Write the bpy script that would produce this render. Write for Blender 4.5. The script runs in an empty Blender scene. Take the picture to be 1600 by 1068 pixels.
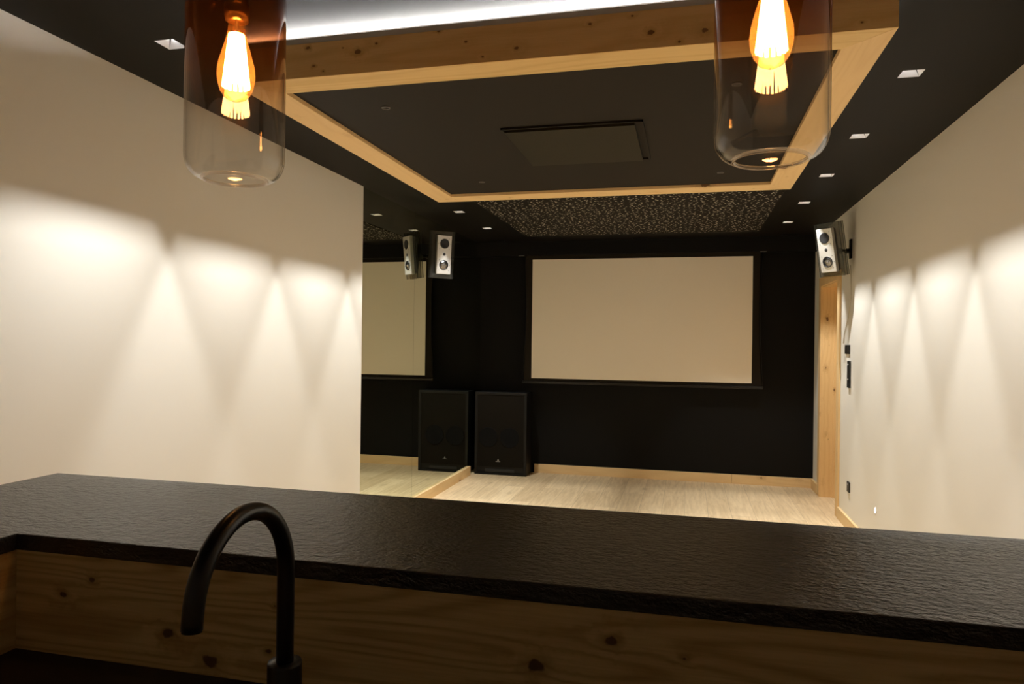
import bpy, bmesh, math, random
from mathutils import Vector, Matrix
random.seed(7)
S = bpy.context.scene
C = S.collection
PI = math.pi

# ------------------------------------------------------------------ camera
yaw, pitch, roll, FPX, CH = -.24126, .00048, .01228, 1109.84, 1.41485
s_, c_ = math.sin(yaw), math.cos(yaw); sp, cp = math.sin(pitch), math.cos(pitch); cr, sr = math.cos(roll), math.sin(roll)
Fv = Vector((s_*cp, c_*cp, sp)); U0 = Vector((-s_*sp, -c_*sp, cp)); R0 = Vector((c_, -s_, 0))
Rv = R0*cr + U0*sr; Uv = U0*cr - R0*sr
cam_d = bpy.data.cameras.new('camera'); cam = bpy.data.objects.new('camera', cam_d); C.objects.link(cam)
cam_d.sensor_width = 36; cam_d.lens = FPX/1600*36; cam_d.clip_start = .02
M3 = Matrix((Rv, Uv, -Fv)).transposed()
cam.matrix_world = Matrix.Translation((0, 0, CH)) @ M3.to_4x4()
S.camera = cam

# ------------------------------------------------------------------ world, exposure
w = bpy.data.worlds.new('world'); S.world = w; w.use_nodes = True
w.node_tree.nodes['Background'].inputs[0].default_value = (1, .9, .75, 1)
w.node_tree.nodes['Background'].inputs[1].default_value = 0.0
S.view_settings.view_transform = 'Standard'; S.view_settings.look = 'None'
S.view_settings.gamma = 1; S.view_settings.use_curve_mapping = False
S.view_settings.exposure = 0.27
S.cycles.sample_clamp_indirect = 3.0
S.cycles.max_bounces = 14; S.cycles.diffuse_bounces = 6; S.cycles.transparent_max_bounces = 24

SPOT_W = 82.0            # each recessed ceiling downlight
SPOT_COL = (1.0, .985, .94)
COVE = 170.0              # emission of the cool LED strips on top of the timber frame
COVE_COL = (1.0, .97, .93)
BULB = 60.0
BULB_COL = (1.0, .60, .26)
GLOW_W = 0.4             # the point lamp inside each pendant bulb

# ------------------------------------------------------------------ dimensions
H = 2.5
XL, XR, YF, YB = -2.226, 1.237, 7.604, -1.3
XM = -2.238              # mirror plane
YW = 4.61                # where the cream wall ends and the mirror starts

# ------------------------------------------------------------------ helpers
def mat(name):
    m = bpy.data.materials.new(name); m.use_nodes = True
    nt = m.node_tree; b = nt.nodes['Principled BSDF']
    return m, nt, b
def simple(name, col, rough=.5, metal=0, spec=.5, bump=0, bscale=200):
    m, nt, b = mat(name)
    b.inputs['Base Color'].default_value = (*col, 1); b.inputs['Roughness'].default_value = rough
    b.inputs['Metallic'].default_value = metal; b.inputs['Specular IOR Level'].default_value = spec
    n = nt.nodes.new('ShaderNodeTexNoise'); n.inputs['Scale'].default_value = bscale; n.inputs['Detail'].default_value = 4
    g = nt.nodes.new('ShaderNodeNewGeometry'); nt.links.new(g.outputs['Position'], n.inputs['Vector'])
    if bump:
        bp = nt.nodes.new('ShaderNodeBump'); bp.inputs['Strength'].default_value = bump; bp.inputs['Distance'].default_value = .002
        nt.links.new(n.outputs['Fac'], bp.inputs['Height']); nt.links.new(bp.outputs['Normal'], b.inputs['Normal'])
    else:
        r = nt.nodes.new('ShaderNodeMapRange'); r.inputs['To Min'].default_value = max(0, rough-.05); r.inputs['To Max'].default_value = min(1, rough+.05)
        nt.links.new(n.outputs['Fac'], r.inputs['Value']); nt.links.new(r.outputs[0], b.inputs['Roughness'])
    return m
def emit(name, col, st):
    m = bpy.data.materials.new(name); m.use_nodes = True; nt = m.node_tree; nt.nodes.clear()
    e = nt.nodes.new('ShaderNodeEmission'); e.inputs[0].default_value = (*col, 1); e.inputs[1].default_value = st
    o = nt.nodes.new('ShaderNodeOutputMaterial'); nt.links.new(e.outputs[0], o.inputs[0]); return m

class NB:   # tiny node-building helper
    def __init__(s, nt): s.nt = nt
    def new(s, t, **k):
        n = s.nt.nodes.new(t)
        for a, v in k.items(): setattr(n, a, v)
        return n
    def link(s, a, b): s.nt.links.new(a, b)
    def put(s, v, inp):
        if hasattr(v, 'is_linked') or hasattr(v, 'links'): s.nt.links.new(v, inp)
        else: inp.default_value = v
    def math(s, op, a, b=0.0, c=None, clamp=False):
        n = s.new('ShaderNodeMath', operation=op); n.use_clamp = clamp
        s.put(a, n.inputs[0]); s.put(b, n.inputs[1])
        if c is not None: s.put(c, n.inputs[2])
        return n.outputs[0]
    def mix(s, f, a, b, blend='MIX'):
        n = s.new('ShaderNodeMix', data_type='RGBA', blend_type=blend)
        s.put(f, n.inputs[0]); s.put(a, n.inputs[6]); s.put(b, n.inputs[7]); return n.outputs[2]
    def noise(s, vec, scale, detail=3, rough=.5):
        n = s.new('ShaderNodeTexNoise'); s.link(vec, n.inputs['Vector'])
        n.inputs['Scale'].default_value = scale; n.inputs['Detail'].default_value = detail; n.inputs['Roughness'].default_value = rough
        return n.outputs['Fac']
    def ramp(s, v, a, b, c=0.0, d=1.0):
        n = s.new('ShaderNodeMapRange'); n.clamp = True; s.put(v, n.inputs[0])
        for i, x in enumerate((a, b, c, d)): n.inputs[i+1].default_value = x
        n.interpolation_type = 'SMOOTHSTEP'; return n.outputs[0]

def wood(name, light, dark, knot, axis='x', knots=(), rings=9, freq=3.0, seed=0, rough=.55, contrast=.6, sparse=True, kscale=3.2):
    """spruce board: cathedral rings running along axis; knots = (x,y,z, r) world positions"""
    m, nt, b = mat(name); N = NB(nt)
    g = N.new('ShaderNodeNewGeometry')
    mp = N.new('ShaderNodeMapping'); N.link(g.outputs['Position'], mp.inputs[0])
    sc = {'x': (.10, 1, 1), 'y': (1, .10, 1), 'z': (1, 1, .10)}[axis]
    mp.inputs['Scale'].default_value = sc; mp.inputs['Location'].default_value = (seed*3.1, seed*1.7, seed*.9)
    kd = None
    for (x, y, z, r) in knots:
        dv = N.new('ShaderNodeVectorMath', operation='SUBTRACT'); N.link(g.outputs['Position'], dv.inputs[0]); dv.inputs[1].default_value = (x, y, z)
        ml = N.new('ShaderNodeVectorMath', operation='MULTIPLY'); N.link(dv.outputs[0], ml.inputs[0])
        k = [1/r, 1/r, 1/r]; k['xyz'.index(axis)] *= .7; ml.inputs[1].default_value = k
        ln = N.new('ShaderNodeVectorMath', operation='LENGTH'); N.link(ml.outputs[0], ln.inputs[0])
        kd = ln.outputs['Value'] if kd is None else N.math('MINIMUM', kd, ln.outputs['Value'])
    if sparse:
        mv = N.new('ShaderNodeMapping'); N.link(g.outputs['Position'], mv.inputs[0])
        q = {'x': (.55, 1, 1), 'y': (1, .55, 1), 'z': (1, 1, .55)}[axis]; mv.inputs['Scale'].default_value = q; mv.inputs['Location'].default_value = (seed, seed*.37, seed*.11)
        v = N.new('ShaderNodeTexVoronoi'); N.link(mv.outputs[0], v.inputs['Vector']); v.inputs['Scale'].default_value = kscale*2.4
        sz = N.new('ShaderNodeSeparateColor'); N.link(v.outputs['Color'], sz.inputs[0])
        rr = N.math('MULTIPLY_ADD', sz.outputs[0], .12, .015)
        sd = N.math('DIVIDE', v.outputs['Distance'], rr)
        kd = sd if kd is None else N.math('MINIMUM', kd, sd)
    if kd is not None:      # irregular knot outlines
        kn = N.noise(g.outputs['Position'], 70, 2, .5); kd = N.math('MULTIPLY', kd, N.math('MULTIPLY_ADD', kn, 1.4, .3))
    n1 = N.noise(mp.outputs[0], freq, 2, .4)
    ph = N.math('MULTIPLY', n1, rings*6.283*1.6)
    if kd is not None:
        pull = N.math('POWER', 2.718, N.math('MULTIPLY', kd, -.55))
        ph = N.math('ADD', ph, N.math('MULTIPLY', pull, 9.0))
    sn = N.math('MULTIPLY_ADD', N.math('SINE', ph), .5, .5)
    sn = N.math('POWER', sn, 2.2)
    mf = N.new('ShaderNodeMapping'); N.link(g.outputs['Position'], mf.inputs[0])
    q = {'x': (.04, 1, 1), 'y': (1, .04, 1), 'z': (1, 1, .04)}[axis]; mf.inputs['Scale'].default_value = q
    fine = N.noise(mf.outputs[0], 220, 3, .6)
    f = N.math('ADD', N.math('MULTIPLY', sn, contrast*.7), N.math('MULTIPLY', N.ramp(fine, .35, .7), contrast*.35), clamp=True)
    big = N.noise(mp.outputs[0], 1.3, 2)
    f = N.math('ADD', f, N.math('MULTIPLY_ADD', big, .3, -.12), clamp=True)
    col = N.mix(f, (*light, 1), (*dark, 1))
    if kd is not None:
        halo = N.ramp(kd, 3.2, .9, 0, .55); col = N.mix(halo, col, (*[ (dark[i]*.8+knot[i]*.2) for i in range(3)], 1))
        col = N.mix(N.ramp(kd, 1.15, .75, 0, .9), col, (*knot, 1))
    N.link(col, b.inputs['Base Color']); b.inputs['Roughness'].default_value = rough; b.inputs['Specular IOR Level'].default_value = .3
    bp = N.new('ShaderNodeBump'); bp.inputs['Strength'].default_value = .15; bp.inputs['Distance'].default_value = .001
    N.link(fine, bp.inputs['Height']); N.link(bp.outputs[0], b.inputs['Normal'])
    return m

class MB:
    """collects shapes in world coordinates and links them as ONE mesh object"""
    def __init__(s): s.bm = bmesh.new()
    def box(s, x0, x1, y0, y1, z0, z1, bev=0):
        t = bmesh.new(); bmesh.ops.create_cube(t, size=1)
        for v in t.verts: v.co = Vector(((x0+x1)/2+v.co.x*(x1-x0), (y0+y1)/2+v.co.y*(y1-y0), (z0+z1)/2+v.co.z*(z1-z0)))
        if bev: bmesh.ops.bevel(t, geom=t.edges[:], offset=bev, segments=2, affect='EDGES', profile=.5)
        s.merge(t); return s
    def prism(s, pts, z0, z1, bev=0):
        t = bmesh.new(); lo = [t.verts.new((x, y, z0)) for x, y in pts]; hi = [t.verts.new((x, y, z1)) for x, y in pts]
        n = len(pts); t.faces.new(lo[::-1]); t.faces.new(hi)
        for i in range(n): t.faces.new((lo[i], lo[(i+1) % n], hi[(i+1) % n], hi[i]))
        bmesh.ops.recalc_face_normals(t, faces=t.faces[:])
        if bev: bmesh.ops.bevel(t, geom=t.edges[:], offset=bev, segments=2, affect='EDGES', profile=.5)
        s.merge(t); return s
    def face(s, pts):
        t = bmesh.new(); t.faces.new([t.verts.new(p) for p in pts]); s.merge(t); return s
    def lathe(s, prof, cx=0, cy=0, cz=0, n=48, M=None, close=False):
        """prof: (r, z) list revolved around z"""
        t = bmesh.new(); rows = []
        for r, z in prof:
            if r < 1e-6: rows.append([t.verts.new((0, 0, z))])
            else: rows.append([t.verts.new((r*math.cos(2*PI*i/n), r*math.sin(2*PI*i/n), z)) for i in range(n)])
        pairs = list(zip(rows, rows[1:]))
        if close: pairs.append((rows[-1], rows[0]))
        for a, b in pairs:
            for i in range(n):
                j = (i+1) % n
                if len(a) == 1 and len(b) == 1: continue
                if len(a) == 1: t.faces.new((a[0], b[j], b[i]))
                elif len(b) == 1: t.faces.new((a[i], a[j], b[0]))
                else: t.faces.new((a[i], a[j], b[j], b[i]))
        bmesh.ops.recalc_face_normals(t, faces=t.faces[:])
        for f in t.faces: f.smooth = True
        t.transform(Matrix.Translation((cx, cy, cz)) @ (M or Matrix.Identity(4)))
        s.merge(t); return s
    def tube(s, pts, r, n=20, caps=True):
        """r may be a number or a list of radii"""
        P = [Vector(p) for p in pts]; rs = r if isinstance(r, (list, tuple)) else [r]*len(P)
        t = bmesh.new(); rings = []; up = Vector((0, 0, 1))
        d0 = (P[1]-P[0]).normalized()
        side = d0.cross(up) if abs(d0.z) < .95 else d0.cross(Vector((0, 1, 0)))
        side.normalize()
        for i, p in enumerate(P):
            d = ((P[min(i+1, len(P)-1)]-P[max(i-1, 0)])).normalized()
            side = (side - d*side.dot(d)).normalized(); b = d.cross(side)
            rings.append([t.verts.new(p+(side*math.cos(2*PI*k/n)+b*math.sin(2*PI*k/n))*rs[i]) for k in range(n)])
        for a, b in zip(rings, rings[1:]):
            for k in range(n): t.faces.new((a[k], a[(k+1) % n], b[(k+1) % n], b[k]))
        if caps: t.faces.new(rings[0][::-1]); t.faces.new(rings[-1])
        bmesh.ops.recalc_face_normals(t, faces=t.faces[:])
        for f in t.faces: f.smooth = len(f.verts) == 4
        s.merge(t); return s
    def merge(s, t):
        me = bpy.data.meshes.new('tmp'); t.to_mesh(me); t.free(); s.bm.from_mesh(me); bpy.data.meshes.remove(me)
    def build(s, name, material, parent=None, M=None, loc=None):
        me = bpy.data.meshes.new(name)
        if M is not None: s.bm.transform(M)
        off = Vector(loc) if loc else Vector((0, 0, 0))
        if parent is not None: off = Vector(parent.get('_o', (0, 0, 0)))
        s.bm.transform(Matrix.Translation(-off))
        s.bm.to_mesh(me); s.bm.free(); me.materials.append(material)
        o = bpy.data.objects.new(name, me); C.objects.link(o)
        if parent is not None: o.parent = parent
        elif loc: o.location = off
        return o
def thing(name, label, cat, loc, group=None):
    o = bpy.data.objects.new(name, None); C.objects.link(o); o.location = loc; o.empty_display_size = .1
    o['label'] = label; o['category'] = cat; o['_o'] = tuple(loc)
    if group: o['group'] = group
    return o
def tag(o, label, cat, group=None):
    o['label'] = label; o['category'] = cat
    if group: o['group'] = group
    return o
def struct(o): o['kind'] = 'structure'; return o
def copy_tree(o, parent=None):
    c = o.copy(); C.objects.link(c)
    if parent is not None: c.parent = parent; c.matrix_parent_inverse = o.matrix_parent_inverse.copy()
    for ch in o.children: copy_tree(ch, c)
    return c

# ------------------------------------------------------------------ materials
WALL = simple('cream_wall_paint', (.88, .86, .80), .75, spec=.25, bump=.05, bscale=400)
BLACKWALL = simple('black_wall_paint', (.0065, .0062, .0058), .7, spec=.15, bump=.05, bscale=400)
CEIL = simple('black_ceiling_paint', (.0052, .0043, .0033), .55, spec=.16, bump=.06, bscale=300)
PANEL = simple('charcoal_panel', (.019, .016, .0125), .65, spec=.15, bump=.04, bscale=300)
BLK = simple('black_plastic', (.012, .012, .013), .4)
BLKM = simple('matt_black_metal', (.006, .006, .0065), .3, spec=.45)
SPL, SPD, SPK = (.90, .65, .33), (.72, .47, .20), (.20, .09, .035)
kb = [(-1.317, 2.449, .009), (-1.124, 2.418, .013), (-1.054, 2.441, .006), (-1.18, 2.437, .004), (-1.293, 2.383, .006), (-.826, 2.464, .007),
      (-.73, 2.419, .006), (-.555, 2.382, .009), (-.671, 2.363, .005), (-1.256, 2.362, .004), (-.313, 2.439, .006), (-.179, 2.451, .005), (-.121, 2.395, .012), (.044, 2.386, .011), (-.033, 2.357, .005), (.489, 2.367, .006)]
WBEAM = wood('spruce_beam', (.86, .62, .28), (.68, .44, .15), SPK, 'x', [(x, 2.269, z, r*.62) for x, z, r in kb], rings=8, freq=5, seed=1, sparse=False, contrast=.55)
WBEAMX = wood('spruce_beam_far', SPL, (.78, .52, .24), SPK, 'x', seed=3, rings=8, freq=5, contrast=.35, kscale=3)
WBEAMY = wood('spruce_beam_side', SPL, (.78, .52, .24), SPK, 'y', seed=2, rings=8, freq=5, contrast=.35, kscale=3)
kc = [(-.949, 1.014, .006), (-.803, .941, .009), (-.725, .907, .012), (-1.008, .984, .006), (-.62, .934, .005), (-.096, 1.008, .008), (-.201, .962, .011), (.352, .955, .012), (.002, .996, .004), (-.611, 1.005, .003), (.15, .935, .006)]
WBAR = wood('spruce_bar_panel', (.78, .56, .25), (.50, .30, .11), (.10, .05, .02), 'x', [(x, .974, z, r*.8) for x, z, r in kc], rings=12, freq=7, seed=5, sparse=False, contrast=.9)
WBARY = wood('spruce_bar_return', (.72, .50, .22), (.50, .30, .11), (.10, .05, .02), 'y', rings=10, freq=6, seed=6, contrast=.9)
WBOARDX = wood('spruce_baseboard', (.88, .66, .36), (.74, .50, .24), SPK, 'x', seed=8, contrast=.4, kscale=2)
WBOARDY = wood('spruce_baseboard_side', (.88, .66, .36), (.74, .50, .24), SPK, 'y', seed=9, contrast=.4, kscale=2)
WDOOR = wood('spruce_door_lining', (.88, .64, .33), (.74, .49, .22), SPK, 'z', seed=11, contrast=.45, kscale=4)

def floor_mat():
    m, nt, b = mat('oak_plank_floor'); N = NB(nt)
    g = N.new('ShaderNodeNewGeometry'); sx = N.new('ShaderNodeSeparateXYZ'); N.link(g.outputs['Position'], sx.inputs[0])
    cb = N.new('ShaderNodeCombineXYZ'); N.link(sx.outputs[1], cb.inputs[0]); N.link(sx.outputs[0], cb.inputs[1])
    br = N.new('ShaderNodeTexBrick'); N.link(cb.outputs[0], br.inputs['Vector'])
    br.inputs['Scale'].default_value = 1; br.inputs['Brick Width'].default_value = 1.7; br.inputs['Row Height'].default_value = .19
    br.inputs['Mortar Size'].default_value = .0012; br.inputs['Mortar Smooth'].default_value = .2
    br.inputs['Color1'].default_value = (0, 0, 0, 1); br.inputs['Color2'].default_value = (1, 1, 1, 1); br.inputs['Mortar'].default_value = (.5, .5, .5, 1)
    br.offset = .37; br.offset_frequency = 2
    sc = N.new('ShaderNodeSeparateColor'); N.link(br.outputs['Color'], sc.inputs[0])
    mp = N.new('ShaderNodeMapping'); N.link(g.outputs['Position'], mp.inputs[0]); mp.inputs['Scale'].default_value = (1, .09, 1)
    ad = N.new('ShaderNodeVectorMath', operation='ADD'); N.link(mp.outputs[0], ad.inputs[0])
    sl = N.new('ShaderNodeVectorMath', operation='SCALE'); N.link(br.outputs['Color'], sl.inputs[0]); sl.inputs['Scale'].default_value = 7; N.link(sl.outputs[0], ad.inputs[1])
    n1 = N.noise(ad.outputs[0], 4, 3, .5); rings = N.math('MULTIPLY_ADD', N.math('SINE', N.math('MULTIPLY', n1, 70)), .5, .5)
    fine = N.noise(ad.outputs[0], 60, 4, .65)
    f = N.math('ADD', N.math('MULTIPLY', rings, .22), N.math('MULTIPLY', N.ramp(fine, .3, .7), .35))
    f = N.math('ADD', f, N.math('MULTIPLY', sc.outputs[0], .35), clamp=True)
    cl = N.noise(ad.outputs[0], 2.0, 2)
    f = N.math('ADD', f, N.math('MULTIPLY_ADD', cl, .7, -.35), clamp=True)
    col = N.mix(f, (.92, .73, .47, 1), (.60, .43, .24, 1))
    mv = N.new('ShaderNodeMapping'); N.link(g.outputs['Position'], mv.inputs[0]); mv.inputs['Scale'].default_value = (1, .5, 1)
    v = N.new('ShaderNodeTexVoronoi'); N.link(mv.outputs[0], v.inputs['Vector']); v.inputs['Scale'].default_value = 3.2
    s2 = N.new('ShaderNodeSeparateColor'); N.link(v.outputs['Color'], s2.inputs[0])
    kd = N.math('DIVIDE', v.outputs['Distance'], N.math('MULTIPLY_ADD', s2.outputs[0], .10, .01))
    col = N.mix(N.ramp(kd, 1.6, .4, 0, .5), col, (.25, .15, .07, 1))
    col = N.mix(N.math('MULTIPLY', br.outputs['Fac'], .55), col, (.18, .11, .06, 1))
    N.link(col, b.inputs['Base Color']); b.inputs['Roughness'].default_value = .5; b.inputs['Specular IOR Level'].default_value = .35
    return m
FLOOR = floor_mat()

def granite():
    m, nt, b = mat('leathered_black_granite'); N = NB(nt)
    g = N.new('ShaderNodeNewGeometry')
    mp = N.new('ShaderNodeMapping'); N.link(g.outputs['Position'], mp.inputs[0]); mp.inputs['Scale'].default_value = (.62, 1.1, 1); mp.inputs['Rotation'].default_value = (0, 0, .12)
    a = N.noise(mp.outputs[0], 95, 3, .55); d = N.noise(mp.outputs[0], 260, 2, .5)
    h = N.math('ADD', a, N.math('MULTIPLY', d, .3))
    bp = N.new('ShaderNodeBump'); bp.inputs['Strength'].default_value = .9; bp.inputs['Distance'].default_value = .0045
    N.link(h, bp.inputs['Height']); N.link(bp.outputs[0], b.inputs['Normal'])
    col = N.mix(N.ramp(d, .4, .7), (.012, .011, .010, 1), (.024, .022, .020, 1)); N.link(col, b.inputs['Base Color'])
    b.inputs['Roughness'].default_value = .34; b.inputs['Specular IOR Level'].default_value = .78
    return m
GRAN = granite()

def star_mat():
    m, nt, b = mat('perforated_acoustic_board'); N = NB(nt)
    g = N.new('ShaderNodeNewGeometry'); fl = N.new('ShaderNodeMapping'); N.link(g.outputs['Position'], fl.inputs[0]); fl.inputs['Scale'].default_value = (1, 1, 0)
    tot = None
    for scl, r in ((22, .15), (13, .12)):
        v = N.new('ShaderNodeTexVoronoi', voronoi_dimensions='2D'); N.link(fl.outputs[0], v.inputs['Vector']); v.inputs['Scale'].default_value = scl; v.inputs['Randomness'].default_value = .8
        sc = N.new('ShaderNodeSeparateColor'); N.link(v.outputs['Color'], sc.inputs[0])
        k = N.math('MULTIPLY', N.ramp(v.outputs['Distance'], r, r*.8), N.math('MULTIPLY_ADD', sc.outputs[1], .8, .2))
        tot = k if tot is None else N.math('MAXIMUM', tot, k)
    N.link(N.mix(tot, (.011, .009, .0065, 1), (.85, .80, .70, 1)), b.inputs['Base Color'])
    b.inputs['Roughness'].default_value = .7; b.inputs['Specular IOR Level'].default_value = .1
    return m
STAR = star_mat()
def mirror_mat():
    m = bpy.data.materials.new('mirror_glass'); m.use_nodes = True; nt = m.node_tree; nt.nodes.clear()
    gl = nt.nodes.new('ShaderNodeBsdfGlossy'); gl.inputs['Color'].default_value = (.76, .80, .70, 1); gl.inputs['Roughness'].default_value = 0
    o = nt.nodes.new('ShaderNodeOutputMaterial'); nt.links.new(gl.outputs[0], o.inputs[0]); return m
MIRROR = mirror_mat()
def thin_glass(name, stops, ior=1.45, haze=0.0, hazecol=(1, .4, .1), rough=0.0):
    """clear shell; stops = (world z, colour) tint gradient of the glass"""
    m = bpy.data.materials.new(name); m.use_nodes = True; nt = m.node_tree; nt.nodes.clear(); N = NB(nt)
    g = N.new('ShaderNodeNewGeometry'); sx = N.new('ShaderNodeSeparateXYZ'); N.link(g.outputs['Position'], sx.inputs[0])
    z0, z1 = stops[0][0], stops[-1][0]
    if len(stops) > 1:
        mr = N.new('ShaderNodeMapRange'); N.link(sx.outputs[2], mr.inputs[0]); mr.inputs[1].default_value = z0; mr.inputs[2].default_value = z1
        cr_ = N.new('ShaderNodeValToRGB'); N.link(mr.outputs[0], cr_.inputs[0]); e = cr_.color_ramp.elements
        while len(e) < len(stops): e.new(.5)
        for i, (z, c) in enumerate(stops): e[i].position = (z-z0)/(z1-z0); e[i].color = (*c, 1)
        col = cr_.outputs[0]
    tr = N.new('ShaderNodeBsdfTransparent')
    if len(stops) > 1: N.link(col, tr.inputs[0])
    else: tr.inputs[0].default_value = (*stops[0][1], 1)
    gl = N.new('ShaderNodeBsdfGlossy'); gl.inputs['Roughness'].default_value = rough
    lw = N.new('ShaderNodeLayerWeight'); lw.inputs[0].default_value = .5; f0 = ((ior-1)/(ior+1))**2
    fr = N.math('MULTIPLY_ADD', N.math('POWER', lw.outputs['Facing'], 5.0), 1-f0, f0)   # Schlick reflectance
    mx = N.new('ShaderNodeMixShader'); N.link(fr, mx.inputs[0]); N.link(tr.outputs[0], mx.inputs[1]); N.link(gl.outputs[0], mx.inputs[2])
    out = mx.outputs[0]
    if haze:
        tl = N.new('ShaderNodeBsdfTranslucent'); tl.inputs[0].default_value = (*hazecol, 1)
        df = N.new('ShaderNodeBsdfDiffuse'); df.inputs[0].default_value = (*hazecol, 1)
        m1 = N.new('ShaderNodeMixShader'); m1.inputs[0].default_value = .5; N.link(tl.outputs[0], m1.inputs[1]); N.link(df.outputs[0], m1.inputs[2])
        m2 = N.new('ShaderNodeMixShader'); N.link(out, m2.inputs[1]); N.link(m1.outputs[0], m2.inputs[2])
        N.link(N.math('MULTIPLY', N.ramp(sx.outputs[2], z0+.08, z1-.06), haze), m2.inputs[0]) if len(stops) > 1 else setattr(m2.inputs[0], 'default_value', haze)
        out = m2.outputs[0]
    o = N.new('ShaderNodeOutputMaterial'); N.link(out, o.inputs[0]); return m
LAMPGLASS = thin_glass('smoked_copper_lamp_glass', [(1.70, (.97, .965, .96)), (1.80, (.95, .93, .90)), (1.87, (.84, .73, .62)), (1.92, (.60, .42, .30)), (1.97, (.42, .22, .12)), (2.07, (.30, .13, .06))], ior=1.62, haze=.006, hazecol=(.8, .32, .1))
LAMPGLASS_IN = thin_glass('lamp_glass_inner_face', [(0, (.99, .99, .99))])
LIPG = thin_glass('glass_lip', [(0, (.9, .9, .9))], ior=2.0, haze=.12, hazecol=(.9, .85, .8))
BULBGLASS = thin_glass('amber_bulb_glass', [(0, (1.0, .78, .50))], haze=.05, hazecol=(1, .5, .15), rough=.12)
PLATE = thin_glass('smoked_acrylic', [(0, (.78, .78, .76))], ior=1.4, haze=.035, hazecol=(.55, .55, .52))
FILA = emit('glowing_filament', BULB_COL, BULB)
LED = emit('cool_led_strip', COVE_COL, COVE)
FILLW = emit('reflector_fill_glow', (.93, .96, 1.0), 95)  # added glow that brightens the downlight reflectors
REFL = simple('white_reflector', (.80, .80, .80), .4)
DARKIN = simple('dark_housing', (.02, .02, .02), .8)
ALU = simple('brushed_aluminium', (.80, .79, .77), .38, metal=.75)
ALUG = simple('grey_aluminium', (.30, .30, .30), .4, metal=.8)
CHROME = simple('polished_cone', (.75, .75, .76), .15, metal=1)
BRASS = simple('brass_socket', (.80, .50, .20), .3, metal=1)
SCREEN = simple('matte_white_screen_fabric', (.96, .89, .78), .9, spec=.1)
SCRB = simple('screen_masking_fabric', (.020, .016, .012), .85, spec=.1)

# ------------------------------------------------------------------ room shell
m = MB(); m.box(XL-.3, XR+.5, YB-.1, YF+.15, -.1, 0); struct(m.build('floor', FLOOR))
SX, LX = .852, -1.864
RY = [2.24, 3.113, 3.985, 4.862, 5.756, 6.642]
LY = [2.245, 3.10, 3.955, 4.81, 5.666, 6.526]
A = .04
LXS = [LX, LX+.02, LX+.02, LX+.015, LX, LX]
xs = sorted([XL-.3, SX-A, SX+A, XR+.3] + [v+d for v in set(LXS) for d in (-A, A)])
ys = sorted([YB-.1, YF+.15] + [y+d for y in RY+LY for d in (-A, A)])
m = MB(); holes = list(zip(LXS, LY)) + [(SX, y) for y in RY]
bm = m.bm; cache = {}
def gv(x, y, z):
    k = (round(x, 5), round(y, 5), z)
    if k not in cache: cache[k] = bm.verts.new((x, y, z))
    return cache[k]
for x0, x1 in zip(xs, xs[1:]):
    for y0, y1 in zip(ys, ys[1:]):
        if y1-y0 < 1e-6: continue
        cx, cy = (x0+x1)/2, (y0+y1)/2
        if any(abs(cx-a) < A and abs(cy-b) < A-1e-4 for a, b in holes): continue
        bm.faces.new((gv(x0, y0, H), gv(x0, y1, H), gv(x1, y1, H), gv(x1, y0, H)))
struct(m.build('ceiling', CEIL))
m = MB(); m.box(XL-.3, XR+.5, YB-.1, YF+.15, H+.12, H+.2); struct(m.build('ceiling_slab', DARKIN)).name = 'ceiling_upper'

m = MB(); m.box(XL-.3, XL, YB-.1, YW, 0, H); m.build('wall_left', WALL)['kind'] = 'structure'
m = MB(); m.box(XL-.3, XM-.006, YW, YF+.15, 0, H); m.build('wall_left_far', BLACKWALL)['kind'] = 'structure'
m = MB(); m.box(XM-.006, XR+.2, YF, YF+.15, 0, H); m.build('wall_far', BLACKWALL)['kind'] = 'structure'
m = MB(); m.box(XL, XR+.2, YB-.1, YB, 0, H); m.build('wall_back', WALL)['kind'] = 'structure'
DY0, DY1, DZ = 6.43, 7.20, 1.985
m = MB(); m.box(XR, XR+.2, YB, DY0, 0, H); m.box(XR, XR+.2, DY1, YF, 0, H); m.box(XR, XR+.2, DY0, DY1, DZ, H)
m.build('wall_right', WALL)['kind'] = 'structure'
m = MB(); m.box(XM, XR, 7.45, YF, 2.352, H); m.build('trim_1', BLACKWALL)['kind'] = 'structure'
# baseboards
BH = .094
m = MB(); m.box(-1.60, .46, YF-.02, YF, 0, BH, .002); m.box(.462, XR, YF-.02, YF, 0, BH, .002); m.build('baseboard_far', WBOARDX)['kind'] = 'structure'
m = MB(); m.box(XM, XM+.022, YW, 6.35, 0, BH, .002); m.box(XM, XM+.022, 6.352, 7.235, 0, BH, .002); m.build('baseboard_left', WBOARDY)['kind'] = 'structure'
m = MB(); m.box(XR-.02, XR, 1.45, 6.335, 0, BH, .002); m.box(XR-.02, XR, 7.30, YF-.02, 0, BH, .002); m.build('baseboard_right', WBOARDY)['kind'] = 'structure'
m = MB(); m.box(XL, XL+.02, 1.45, YW, 0, BH, .002); m.build('baseboard_left_near', WBOARDY)['kind'] = 'structure'
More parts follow.
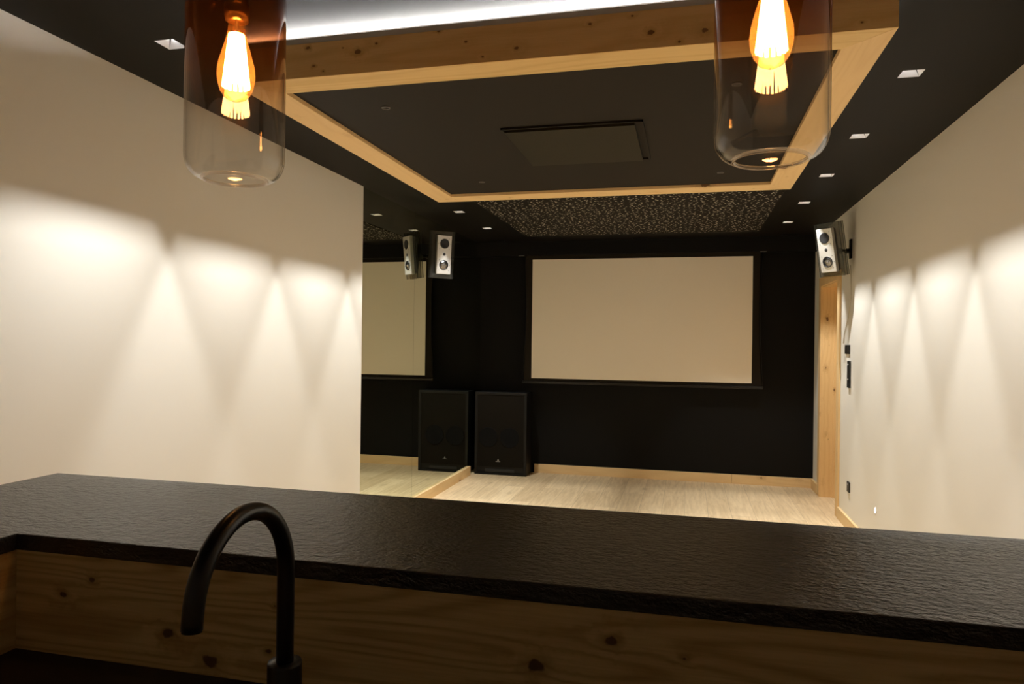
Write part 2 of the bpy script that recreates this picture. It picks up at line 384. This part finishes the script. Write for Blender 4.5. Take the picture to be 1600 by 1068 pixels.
# door in the right wall
door = bpy.data.objects.new('door_1', None); C.objects.link(door); door.location = (XR, (DY0+DY1)/2, 0); door['_o'] = tuple(door.location); door['kind'] = 'structure'
m = MB(); m.box(XR-.002, XR+.199, DY1-.02, DY1-.0005, 0, DZ-.001); m.box(XR+.10, XR+.125, DY1-.035, DY1-.02, 0, DZ-.021)
m.box(XR-.002, XR+.199, DY0+.0005, DY0+.02, 0, DZ-.001); m.box(XR-.002, XR+.199, DY0+.02, DY1-.02, DZ-.021, DZ-.001); m.build('jamb_lining', WDOOR, door)
m = MB(); m.box(XR-.016, XR-.0005, DY1-.01, DY1+.085, 0, DZ+.075, .002); m.box(XR-.016, XR-.0005, DY0-.085, DY0+.01, 0, DZ+.075, .002)
m.box(XR-.016, XR-.0005, DY0+.01, DY1-.01, DZ-.01, DZ+.075, .002); m.build('casing', WDOOR, door)
m = MB(); m.box(XR+.13, XR+.17, DY0+.022, DY1-.022, .005, DZ-.023); m.build('door_leaf', WDOOR, door)
m = MB(); m.tube([(XR+.13, DY0+.09, 1.02), (XR+.085, DY0+.09, 1.02), (XR+.085, DY0+.20, 1.02)], .009, 12); m.build('door_handle', ALUG, door)

# ------------------------------------------------------------------ mirrors on the left wall
ym = 5.62
for (a, b, lb) in ((YW, ym, 'tall frameless wall mirror panel next to the cream wall'), (ym+.002, YF, 'tall frameless wall mirror panel beside the black far wall')):
    m = MB(); m.box(XM-.006, XM, a, b, 0, H); o = m.build('wall_mirror', MIRROR, loc=(XM, (a+b)/2, 0)); tag(o, lb, 'mirror')
# remark: the baseboard in front of the mirrors belongs to the setting

# ------------------------------------------------------------------ recessed downlights
def downlight(x, y, label):
    t = thing('ceiling_downlight', label, 'ceiling light', (x, y, H), 'square recessed downlights')
    d, a, b, q, qy = .050, A, .013, .0045, .00475
    m = MB()
    for k in range(4):
        M = Matrix.Translation((x, y, H)) @ Matrix.Rotation(k*PI/2, 4, 'Z')
        m.face([M @ Vector(v) for v in ((-a, a, 0), (a, a, 0), (b*.55, b, d), (-b*.55, b, d))])
    m.build('reflector', REFL, t)
    m = MB(); e = A
    m.face([(x-e, y-e, H+.07), (x+e, y-e, H+.07), (x+e, y+e, H+.07), (x-e, y+e, H+.07)])
    for k in range(4):
        M = Matrix.Translation((x, y, H)) @ Matrix.Rotation(k*PI/2, 4, 'Z')
        m.face([M @ Vector(v) for v in ((-e, e, 0), (e, e, 0), (e, e, .07), (-e, e, .07))])
    for g in (-1, 1):      # unseen baffle added, its small opening shapes the scallops on the walls
        m.face([(x-e, y+g*qy, H+d), (x+e, y+g*qy, H+d), (x+e, y+g*e, H+d), (x-e, y+g*e, H+d)])
        m.face([(x+g*q, y-qy, H+d), (x+g*e, y-qy, H+d), (x+g*e, y+qy, H+d), (x+g*q, y+qy, H+d)])
    m.build('housing', DARKIN, t)
    m = MB()
    for k in range(4):
        M = Matrix.Translation((x, y, H)) @ Matrix.Rotation(k*PI/2, 4, 'Z')
        m.face([M @ Vector(v) for v in ((-.0095, qy+.0005, d-.0004), (.0095, qy+.0005, d-.0004), (.0095, .0095, d-.0004), (-.0095, .0095, d-.0004))])
    m.build('reflector_fill', FILLW, t)  # glowing ring added under the baffle to light the reflector faces
    ld = bpy.data.lights.new('downlight_lamp', 'SPOT'); ld.energy = SPOT_W; ld.color = SPOT_COL; ld.spot_size = math.radians(104); ld.spot_blend = 1.0
    ld.shadow_soft_size = .0005
    lo = bpy.data.objects.new('downlight_lamp', ld); C.objects.link(lo); lo.parent = t; lo.location = (0, 0, d+.0087)
    return t
ordn = ['first', 'second', 'third', 'fourth', 'fifth']
downlight(LX, LY[0], 'square white recessed downlight just left of the left glass pendant')
downlight(LX+.02, LY[1], 'recessed downlight in the black ceiling behind the left glass pendant')
downlight(LX+.02, LY[2], 'recessed downlight mostly hidden behind the middle of the timber frame left edge')
downlight(LX+.015, LY[3], 'recessed downlight peeking out beside the far end of the timber frame left edge')
downlight(LX, LY[4], 'square recessed downlight above the mirror, between timber frame and left speaker')
downlight(LX, LY[5], 'square recessed downlight right of the left speaker, farthest of the left row')
downlight(SX, RY[0], 'unseen recessed downlight added at the near end of the right row, above the frame edge')  # out of view, added by symmetry for its light
downlight(SX, RY[1], 'largest visible square downlight in the right ceiling row, nearest the camera')
downlight(SX, RY[2], 'second square downlight visible in the right ceiling row')
downlight(SX, RY[3], 'middle one of the five square downlights visible along the right ceiling')
downlight(SX, RY[4], 'fourth square downlight visible in the right row, just beyond the timber frame')
downlight(SX, RY[5], 'farthest square downlight of the right row, above the right speaker')

# ------------------------------------------------------------------ suspended timber frame with cove light
fx0, fx1, fy0, fy1, fz = -1.622, .588, 2.269, 4.493, 2.3436
ix0, ix1, iy0, iy1 = -1.4826, .458, 2.4026, 4.339
FT = 2.466
fr = thing('ceiling_frame', 'large square spruce timber frame hung below the black ceiling with charcoal infill', 'ceiling frame', ((fx0+fx1)/2, (fy0+fy1)/2, fz))
bevel = .0015
beams = [([(fx0, fy0), (fx1, fy0), (ix1, iy0), (ix0, iy0)], WBEAM), ([(fx1, fy0), (fx1, fy1), (ix1, iy1), (ix1, iy0)], WBEAMY),
         ([(fx1, fy1), (fx0, fy1), (ix0, iy1), (ix1, iy1)], WBEAMX), ([(fx0, fy1), (fx0, fy0), (ix0, iy0), (ix0, iy1)], WBEAMY)]
for p, mt in beams: m = MB(); m.prism(p, fz, FT, bevel); m.build('beam', mt, fr)
m = MB(); m.box(ix0, ix1, iy0, iy1, 2.361, 2.375); m.build('infill_panel', PANEL, fr)
# led profile standing on top of the frame, its strip turned up and outwards
g_ = .035
def ring(x0, x1, y0, y1, z0, z1, t):
    m = MB(); m.box(x0, x1, y0, y0+t, z0, z1); m.box(x0, x1, y1-t, y1, z0, z1); m.box(x0, x0+t, y0+t, y1-t, z0, z1); m.box(x1-t, x1, y0+t, y1-t, z0, z1); return m
ring(fx0+.002, fx1-.002, fy0+.002, fy1-.002, FT, FT+.019, .003).build('led_profile', simple('pale_led_profile', (.50, .50, .46), .6), fr)
ring(fx0+.036, fx1-.036, fy0+.036, fy1-.036, FT+.0005, H-.0005, .03).build('light_block_ring', CEIL, fr)  # unseen ring added to block strip light from the opposite walls
def strip(p0, p1, nrm):      # strip raised behind the lip of the profile, facing up and slightly outwards
    q0, q1 = Vector((*p0, FT)), Vector((*p1, FT)); n = Vector(nrm)
    m = MB(); a_, b_ = -n*.016+Vector((0, 0, .011)), -n*.026+Vector((0, 0, .0165)); m.face([q0+a_, q1+a_, q1+b_, q0+b_]); m.build('led_strip', LED, fr)
m = MB(); m.box(fx0+.03, fx1-.03, fy0+.028, fy0+.030, FT+.019, FT+.028); m.build('led_strip', emit('cool_led_strip_front', COVE_COL, 185), fr)
strip((fx1, fy0+.03), (fx1, fy1-.03), (1, 0, 0))
strip((fx1-.03, fy1), (fx0+.03, fy1), (0, 1, 0)); strip((fx0, fy1-.03), (fx0, fy0+.03), (-1, 0, 0))
# hatch in the infill
ht = thing('ceiling_hatch', 'dark square lift-out hatch in the middle of the charcoal ceiling infill', 'hatch', (-.5, 3.36, 2.361))
hx0, hx1, hy0, hy1 = -.812, -.190, 3.035, 3.668
HATCH = simple('satin_hatch', (.020, .0175, .009), .55, spec=.2)
m = MB(); m.box(hx0, hx1, hy0, hy0+.008, 2.352, 2.3605); m.box(hx0, hx1, hy1-.008, hy1, 2.352, 2.3605); m.box(hx0, hx0+.008, hy0, hy1, 2.352, 2.3605); m.box(hx1-.010, hx1, hy0, hy1, 2.352, 2.3605)
m.build('rim', PANEL, ht)
m = MB(); m.box(hx0+.014, hx1-.036, hy0+.02, hy1-.012, 2.343, 2.3605, .002); m.build('lid', HATCH, ht)
for (x, y, lb) in ((-1.197, 2.674, 'front left'), (-1.187, 4.032, 'far left'), (.169, 4.052, 'far right'), (.165, 2.69, 'front right')):
    t = thing('mini_spot', 'tiny unlit round spot in the %s corner of the charcoal ceiling infill' % lb, 'ceiling light', (x, y, 2.361), 'tiny unlit spots in the frame infill')
    m = MB(); m.lathe([(.011, 0), (.019, 0), (.018, -.0035), (.012, -.0035)], x, y, 2.361, 24, close=True); m.build('ring', simple('grey_ring', (.10, .095, .09), .5), t)
    m = MB(); m.lathe([(0, 0), (.0112, 0), (.0112, -.001), (0, -.001)], x, y, 2.361, 24); m.build('lens', BLK, t)

# ------------------------------------------------------------------ acoustic board and vents in the ceiling
m = MB(); m.box(-1.60, .65, 4.40, 7.06, H-.005, H-.0005); tag(m.build('acoustic_board', STAR, loc=(-.47, 5.7, H)), 'dark perforated acoustic board speckled with white dots on the ceiling', 'acoustic panel')
for x, lb in ((-1.98, 'left slot vent in the ceiling before the black far wall'), (-.475, 'middle slot vent in the ceiling, above the screen'), (.968, 'right slot vent in the ceiling near the right speaker')):
    t = thing('air_vent', 'short black '+lb, 'vent', (x, 7.36, H), 'slot vents before the far wall')
    m = MB(); m.box(x-.08, x+.08, 7.335, 7.341, H-.006, H-.0005); m.box(x-.08, x+.08, 7.379, 7.385, H-.006, H-.0005); m.box(x-.08, x-.074, 7.341, 7.379, H-.006, H-.0005); m.box(x+.074, x+.08, 7.341, 7.379, H-.006, H-.0005); m.build('frame', BLKM, t)
    m = MB()
    for k in range(3): m.box(x-.074, x+.074, 7.345+k*.012, 7.349+k*.012, H-.005, H-.0005)
    m.build('slats', BLKM, t)

# ------------------------------------------------------------------ projection screen
sx0, sx1, sz0, sz1, sy = -1.627, .6365, 1.032, 2.3095, 7.504
t = thing('projection_screen', 'cream white projection screen with black border lowered in front of the black wall', 'projection screen', (-.495, sy, .99))
def scr_outline():
    z0, z1 = 1.0, 2.3515; pts = []
    n = 16
    for i in range(n+1):
        f = i/n; z = z0+(z1-z0)*f; pts.append((-1.712+.022*math.sin(PI*f)**.8 if f < .99 else -1.70, z))
    R = [(.732-.036*math.sin(PI*f/1.2)**.8 if f > 0 else .735, z0+(z1-z0)*f) for f in [i/n for i in range(n+1)]]
    return pts, R
L_, R_ = scr_outline()
bm = bmesh.new()
for yy in (0,):
    la = [bm.verts.new((x, sy+.001, z)) for x, z in L_]; ra = [bm.verts.new((x, sy+.001, z)) for x, z in R_]
    for i in range(len(la)-1): bm.faces.new((la[i], ra[i], ra[i+1], la[i+1]))
r = bmesh.ops.extrude_face_region(bm, geom=bm.faces[:]); bmesh.ops.translate(bm, vec=(0, .0015, 0), verts=[v for v in r['geom'] if isinstance(v, bmesh.types.BMVert)])
bmesh.ops.recalc_face_normals(bm, faces=bm.faces[:]); m = MB(); m.merge(bm); m.build('black_border', SCRB, t)
m = MB(); m.box(sx0, sx1, sy-.0005, sy+.0008, sz0, sz1); m.build('viewing_surface', SCREEN, t)
m = MB(); m.box(-1.725, .745, sy-.012, sy+.014, .975, 1.004, .004); m.build('bottom_bar', BLKM, t)
for x, s in ((-1.725, 1), (.745, -1)):
    m = MB(); m.tube([(x, sy, 1.0), (x+s*.03, sy, 1.5), (x+s*.035, sy, 1.9), (x+s*.01, sy, 2.351)], .0015, 6); m.build('tension_cord', BLK, t)
for x in (-1.74, .73): m = MB(); m.box(x-.03, x+.03, 7.448, 7.47, 2.345, 2.3515, .001); m.build('end_bracket', ALUG, t)

# ------------------------------------------------------------------ subwoofer
X0, X1, Y0, Y1, Zt = -2.198, -1.632, 7.315, 7.58, .88
SUBM = simple('black_cabinet', (.006, .006, .0062), .5, spec=.3); GRL = simple('grille_cloth', (.011, .009, .0065), .85, spec=.1, bump=.5, bscale=900)
t = thing('subwoofer', 'large black twin-driver subwoofer cabinet standing in the far left corner', 'speaker', ((X0+X1)/2, (Y0+Y1)/2, 0))
m = MB(); m.box(X0, X1, Y0+.012, Y1, 0, Zt, .003); e = .028
m.box(X0, X0+e, Y0, Y0+.012, 0, Zt, .002); m.box(X1-e, X1, Y0, Y0+.012, 0, Zt, .002); m.box(X0+e, X1-e, Y0, Y0+.012, Zt-e, Zt, .002); m.box(X0+e, X1-e, Y0, Y0+.012, 0, .02, .002); m.build('cabinet', SUBM, t)
m = MB(); m.box(X0+e, X1-e, Y0+.006, Y0+.0118, .085, Zt-e); m.build('grille', GRL, t)
RX = Matrix.Rotation(PI/2, 4, 'X'); WOOF = simple('woofer_cone', (.0025, .0027, .0034), .7, spec=.15)
for cx in (-2.052, -1.815):
    m = MB(); m.lathe([(0, .003), (.03, .0035), (.06, .002), (.092, .0035), (.100, .0045), (.105, .0045), (.107, .003), (.107, 0), (0, 0)], cx, Y0+.006, .40, 48, RX); m.build('woofer', WOOF, t)
m = MB(); m.box(-2.08, -1.76, Y0+.004, Y0+.0118, .03, .062, .003); m.build('bass_port', DARKIN, t)
m = MB(); m.box(-1.965, -1.915, Y0+.003, Y0+.006, .142, .146); m.lathe([(0, .003), (.007, .003), (.007, 0), (0, 0)], -1.938, Y0+.006, .160, 16, RX)
m.prism([(-1.95, Y0+.003), (-1.93, Y0+.003), (-1.93, Y0+.006), (-1.95, Y0+.006)], .148, .152); m.build('badge', simple('badge_metal', (.35, .35, .34), .4), t)

# ------------------------------------------------------------------ speakers on swivel brackets
def speaker(cx, cy, cz, yawdeg, pit, label, wallx):
    t = thing('wall_speaker', label, 'speaker', (cx, cy, cz), 'slim silver and glass satellite speakers')
    # local frame: -y is the front
    M = Matrix.Translation((cx, cy, cz)) @ Matrix.Rotation(math.radians(yawdeg), 4, 'Z') @ Matrix.Rotation(math.radians(pit), 4, 'X')
    def b(mb, n, mt, par=t): return mb.build(n, mt, par, M)
    b(MB().box(-.066, .066, -.045, -.012, -.168, .168, .003), 'baffle', ALU)
    b(MB().box(-.058, .058, -.006, .022, -.16, .16, .003), 'body', ALUG)
    for y in (-.009, .025, .045): b(MB().box(-.106, .106, y-.003, y+.003, -.205, .205, .0008), 'glass_plate', PLATE)
    for y in (-.009, .025, .045):
        e_ = MB()
        e_.box(-.1075, -.1062, y-.0032, y+.0032, -.205, .205); e_.box(.1062, .1075, y-.0032, y+.0032, -.205, .205)
        e_.box(-.1062, .1062, y-.0032, y+.0032, -.2065, -.2052); e_.box(-.1062, .1062, y-.0032, y+.0032, .2052, .2065)
        bmesh.ops.remove_doubles(e_.bm, verts=e_.bm.verts[:], dist=.0015)
        b(e_, 'plate_edge', EDGE)
    b(MB().box(-.045, .045, .028, .042, -.12, .12, .002), 'rear_spacer', ALUG)
    b(MB().lathe([(.034, .002), (.044, .002), (.046, 0), (.046, -.001), (.034, -.001)], 0, -.045, .095, 40, RX, close=True), 'driver_ring', ALU)
    b(MB().lathe([(0, .0012), (.012, .0016), (.030, .003), (.038, .0045), (.042, .003), (.042, -.001), (0, -.001)], 0, -.045, .095, 40, RX), 'upper_driver', BLK)
    b(MB().lathe([(0, .002), (.008, .0015), (.013, .0005), (.014, -.001), (0, -.001)], 0, -.045, .004, 24, RX), 'tweeter', BLK)
    lw = b(MB().lathe([(.036, .004), (.041, .004), (.043, .001), (.043, -.001), (.036, -.001)], 0, -.045, -.088, 40, RX, close=True), 'driver_rim', BLK)
    b(MB().lathe([(0, .0005), (.010, .001), (.037, .0035), (.037, .0005), (0, .0003)], 0, -.045, -.088, 40, RX), 'metal_cone', CHROMED)
    b(MB().lathe([(0, .012), (.004, .010), (.008, .003), (.009, .001), (0, .001)], 0, -.045, -.088, 20, RX), 'phase_plug', CHROME)
    for (x, z) in [(-.045, .14), (.045, .14), (-.055, .095), (.055, .095), (-.045, .05), (.045, .05), (-.045, -.045), (.045, -.045), (-.055, -.09), (.055, -.09), (-.045, -.135), (.045, -.135)]:
        b(MB().lathe([(0, .0015), (.0025, .0015), (.0025, 0), (0, 0)], x, -.045, z, 8, RX), 'screw', BLK)
    # bracket to the wall
    back = M @ Vector((0, .05, 0)); wz = cz+.0; s = 1 if wallx > cx else -1
    yw = cy+.10
    m = MB(); m.tube([M @ Vector((0, .048, 0)), M @ Vector((0, .062, 0))], .028, 20)
    m.tube([back, Vector((wallx-s*.035, yw, wz))], .012, 14); m.lathe([(0, -.024), (.012, -.02), (.021, -.01), (.024, 0), (.021, .01), (.012, .02), (0, .024)], back.x+(wallx-back.x)*.35, back.y+(yw-back.y)*.35, wz, 20)
    m.tube([(wallx-s*.04, yw, wz), (wallx-s*.012, yw, wz)], .02, 16)
    m.box(min(wallx-s*.013, wallx-s*.0005), max(wallx-s*.013, wallx-s*.0005), yw-.03, yw+.03, wz-.06, wz+.09, .003)
    m.build('swivel_bracket', BLKM, t)
    return t
EDGE = simple('dark_glass_edge', (.03, .035, .03), .25)
CHROMED = simple('dark_metal_cone', (.35, .35, .36), .22, metal=1)
speaker(-2.095, 5.91, 2.175, 42, 5, 'slim silver speaker on a bracket against the left mirror', XM)
speaker(1.062, 5.90, 2.158, -46, 13, 'slim silver speaker bracketed high on the right wall above the door', XR)
m = MB(); m.tube([(XR-.004, 6.02, 2.05), (XR-.004, 5.985, 1.95), (XR-.004, 5.975, 1.80), (XR-.004, 6.06, 1.65), (XR-.004, 6.2, 1.52), (XR-.004, 6.24, 1.44)], .003, 8); tag(m.build('shadow_line', simple('pale_line', (.6, .55, .45), .6), loc=(XR-.004, 6.02, 1.44)), 'thin pale line standing in for a shadow edge down the right wall below the speaker', 'shadow line')  # thin pale tube put in place of a shadow edge on the wall

# ------------------------------------------------------------------ fittings on the right wall
WHD = simple('white_marks', (.8, .8, .8), .4)
t = thing('light_switch', 'pair of small black switch plates on the right wall beside the door', 'switch', (XR, 6.07, 1.35))
for y in (6.035, 6.115): MB().box(XR-.010, XR-.0005, y-.036, y+.036, 1.355, 1.427, .002).build('switch_plate', BLK, t); MB().box(XR-.013, XR-.0098, y-.025, y+.025, 1.366, 1.416, .001).build('rocker', BLK, t)
t = thing('wall_controller', 'narrow upright black wall control below the switches', 'control panel', (XR, 6.01, 1.09))
MB().box(XR-.014, XR-.0005, 5.965, 6.045, 1.092, 1.302, .003).build('frame_plate', BLK, t)
for z in (1.27, 1.155): MB().box(XR-.016, XR-.0138, 5.995, 6.015, z, z+.009).build('button', WHD, t)
t = thing('wall_socket', 'black power socket low on the right wall beside the door', 'socket', (XR, 5.985, .29))
MB().box(XR-.010, XR-.0005, 5.945, 6.025, .285, .365, .003).build('socket_plate', BLK, t)
RYm = Matrix.Rotation(-PI/2, 4, 'Y')
MB().lathe([(.014, .001), (.018, .001), (.018, 0), (.014, 0)], XR-.010, 5.985, .325, 20, RYm, close=True).build('socket_ring', ALUG, t)
MB().box(XR-.0125, XR-.0098, 5.98, 5.99, .342, .350).build('earth_pin', WHD, t)
t = thing('night_light', 'small round glowing night light low on the cream right wall', 'wall light', (XR, 5.189, .323))
MB().lathe([(.018, .003), (.023, .003), (.024, 0), (.018, 0)], XR, 5.189, .323, 24, RYm, close=True).build('bezel', WHD, t)
MB().lathe([(0, .002), (.0185, .002), (.0185, .0005), (0, .0005)], XR, 5.189, .323, 24, RYm).build('led_lens', emit('night_led', (1, .97, .92), 12), t)

# ------------------------------------------------------------------ bar counter
zt, zb = 1.0795, 1.0515
bx0, bx1, by0, by1, bs = -1.501, -1.103, .974, 1.433, -.9
t = thing('bar_counter', 'raised L-shaped bar with textured black stone top and knotty spruce body', 'bar counter', (0, 1.2, 0))
Lp = [(bx0, bs), (bx1, bs), (bx1, by0), (XR-.001, by0), (XR-.001, by1), (bx0, by1)]
MB().prism(Lp, zb, zt, .0015).build('stone_top', GRAN, t)
o1, i1 = .03, .022
Lb = [(bx0+o1, bs), (bx1-i1, bs), (bx1-i1, by0+i1), (XR-.001, by0+i1), (XR-.001, by1-o1), (bx0+o1, by1-o1)]
MB().prism(Lb, 0, zb-.0002).build('body', WBARY, t)
MB().box(bx1-i1+.001, XR-.001, by0+.002, by0+i1-.0005, 0, zb-.0002).build('rear_panel', WBAR, t)
MB().box(bx1-i1+.0005, bx1-.002, bs, by0+.0015, 0, zb-.0002).build('return_panel', WBARY, t)
WTOP = simple('dark_worktop', (.010, .009, .008), .45, spec=.4)
m = MB(); m.box(bx1-.0015, XR-.001, .36, by0+.0015, .846, .884, .001); tag(m.build('worktop', WTOP, loc=(0, .66, .846)), 'low black worktop behind the raised bar, under the tap', 'worktop')
t = thing('base_cabinet', 'black base cabinet supporting the low worktop behind the bar', 'cabinet', (0, .66, 0))
MB().box(bx1, XR-.002, .42, by0+.001, 0, .8455).build('carcass', BLK, t)
for k in range(3):
    a = bx1+.004+k*.779
    d = MB().box(a, a+.773, .398, .4195, .10, .84, .002).build('door_panel', BLK, t)
    h = MB().tube([(a+.70, .375, .60), (a+.70, .375, .75)], .006, 10).build('handle', ALUG, t); h.parent = d

# ------------------------------------------------------------------ tap
bxp, byp, bz = -.467, .769, .884
t = thing('kitchen_tap', 'matt black gooseneck tap with arched spout in front of the bar', 'tap', (bxp, byp, bz))
MB().lathe([(0, 0), (.026, 0), (.026, .004), (.0203, .008), (.0203, .140), (.0193, .143), (.0106, .143), (0, .143)], bxp, byp, bz, 40).build('tap_body', BLKM, t)
pts = [Vector((bxp, byp, 1.02+.1189*k/5)) for k in range(6)]
hd = Vector((math.cos(-1.5403), math.sin(-1.5403), 0)); R = .0869; cz_ = 1.1389; te = 3.044
for i in range(1, 33):
    th = te*i/32; pts.append(Vector((bxp, byp, cz_)) + hd*(R-R*math.cos(th)) + Vector((0, 0, R*math.sin(th))))
d = hd*math.sin(te)+Vector((0, 0, math.cos(te))); last = pts[-1]; pts += [last+d*k for k in (.007, .0148)]
MB().tube(pts, [.0103]*len(pts), 28).build('spout', BLKM, t)
d = (pts[-1]-pts[-2]).normalized()
MB().tube([pts[-1]-d*.001, pts[-1]+d*.002], .0095, 24).build('aerator', BLK, t)

# ------------------------------------------------------------------ pendants
def pendant(x, y, label):
    t = thing('pendant_lamp', label, 'pendant lamp', (x, y, 1.70), 'glass pendants over the bar')
    R = .085; z0 = 1.700; zs = 2.075
    prof = [(.056, z0)]
    for k in range(1, 9): a = PI/2*k/8; prof.append((.056+(R-.056)*math.sin(a), z0+.040*(1-math.cos(a))))
    prof.append((R, 1.85)); prof.append((R, 1.95))
    for k in range(0, 9): a = PI/2*k/8; prof.append((.030+(R-.030)*math.cos(a), zs-.05+.05*math.sin(a)))
    MB().lathe(prof, x, y, 0, 96).build('glass_shade', LAMPGLASS, t)
    inn = [(max(r-.003, .02), z+.0005 if i == 0 else z) for i, (r, z) in enumerate(prof)]
    MB().lathe(inn, x, y, 0, 96).build('shade_inner_face', LAMPGLASS_IN, t)
    # rolled lip at the mouth
    lip = [(.0545+.0032*math.cos(a), z0+.0005+.0032*math.sin(a)) for a in [2*PI*k/10 for k in range(10)]]
    MB().lathe(lip, x, y, 0, 96, close=True).build('shade_lip', LIPG, t)
    MB().lathe([(0, 2.105), (.012, 2.105), (.036, 2.092), (.036, 2.072), (0, 2.072)], x, y, 0, 40).build('cap', BLKM, t)
    MB().tube([(x, y, 2.10), (x, y, H-.02)], .003, 10).build('cord', BLK, t)
    MB().lathe([(0, H-.0005), (.05, H-.0005), (.05, H-.02), (.045, H-.025), (0, H-.025)], x, y, 0, 40).build('ceiling_rose', BLKM, t)
    MB().lathe([(0, 2.075), (.019, 2.075), (.019, 2.015), (.0215, 2.013), (.0215, 1.998), (.020, 1.985), (0, 1.985)], x, y, 0, 32).build('lamp_holder', BRASS, t)
    # st64 bulb
    bp = [(.0125, 1.992), (.013, 1.984), (.0145, 1.970), (.019, 1.948), (.026, 1.924), (.0315, 1.903), (.0328, 1.889), (.0315, 1.874), (.0265, 1.858), (.018, 1.846), (.008, 1.841), (0, 1.840)]
    b = MB().lathe(bp, x, y, 0, 48).build('bulb', BULBGLASS, t)
    f = MB(); pts = []
    n = 14
    for k in range(n):
        a0, a1 = 2*PI*k/n, 2*PI*(k+.5)/n
        f.tube([(x+.011*math.cos(a0), y+.011*math.sin(a0), 1.960), (x+.0215*math.cos(a0), y+.0215*math.sin(a0), 1.866)], .0030, 8)
        f.tube([(x+.0215*math.cos(a0), y+.0215*math.sin(a0), 1.866), (x+.011*math.cos(a1), y+.011*math.sin(a1), 1.960)], .0030, 8)
    fo = f.build('filament', FILA, t)
    MB().tube([(x, y, 1.985), (x, y, 1.93)], .003, 8).build('filament_stem', ALUG, t)
    ld = bpy.data.lights.new('bulb_light', 'POINT'); ld.energy = GLOW_W; ld.color = (1, .84, .60); ld.shadow_soft_size = .018
    lo = bpy.data.objects.new('bulb_light', ld); C.objects.link(lo); lo.parent = t; lo.location = (0, 0, .215)
    return t
pendant(-.791, 1.118, 'left smoked glass cylinder pendant with glowing filament bulb, its shoulder visible')
pendant(.121, 1.153, 'right smoked glass cylinder pendant with glowing filament bulb, nearer and larger')

for o in S.objects:
    if '_o' in o: del o['_o']
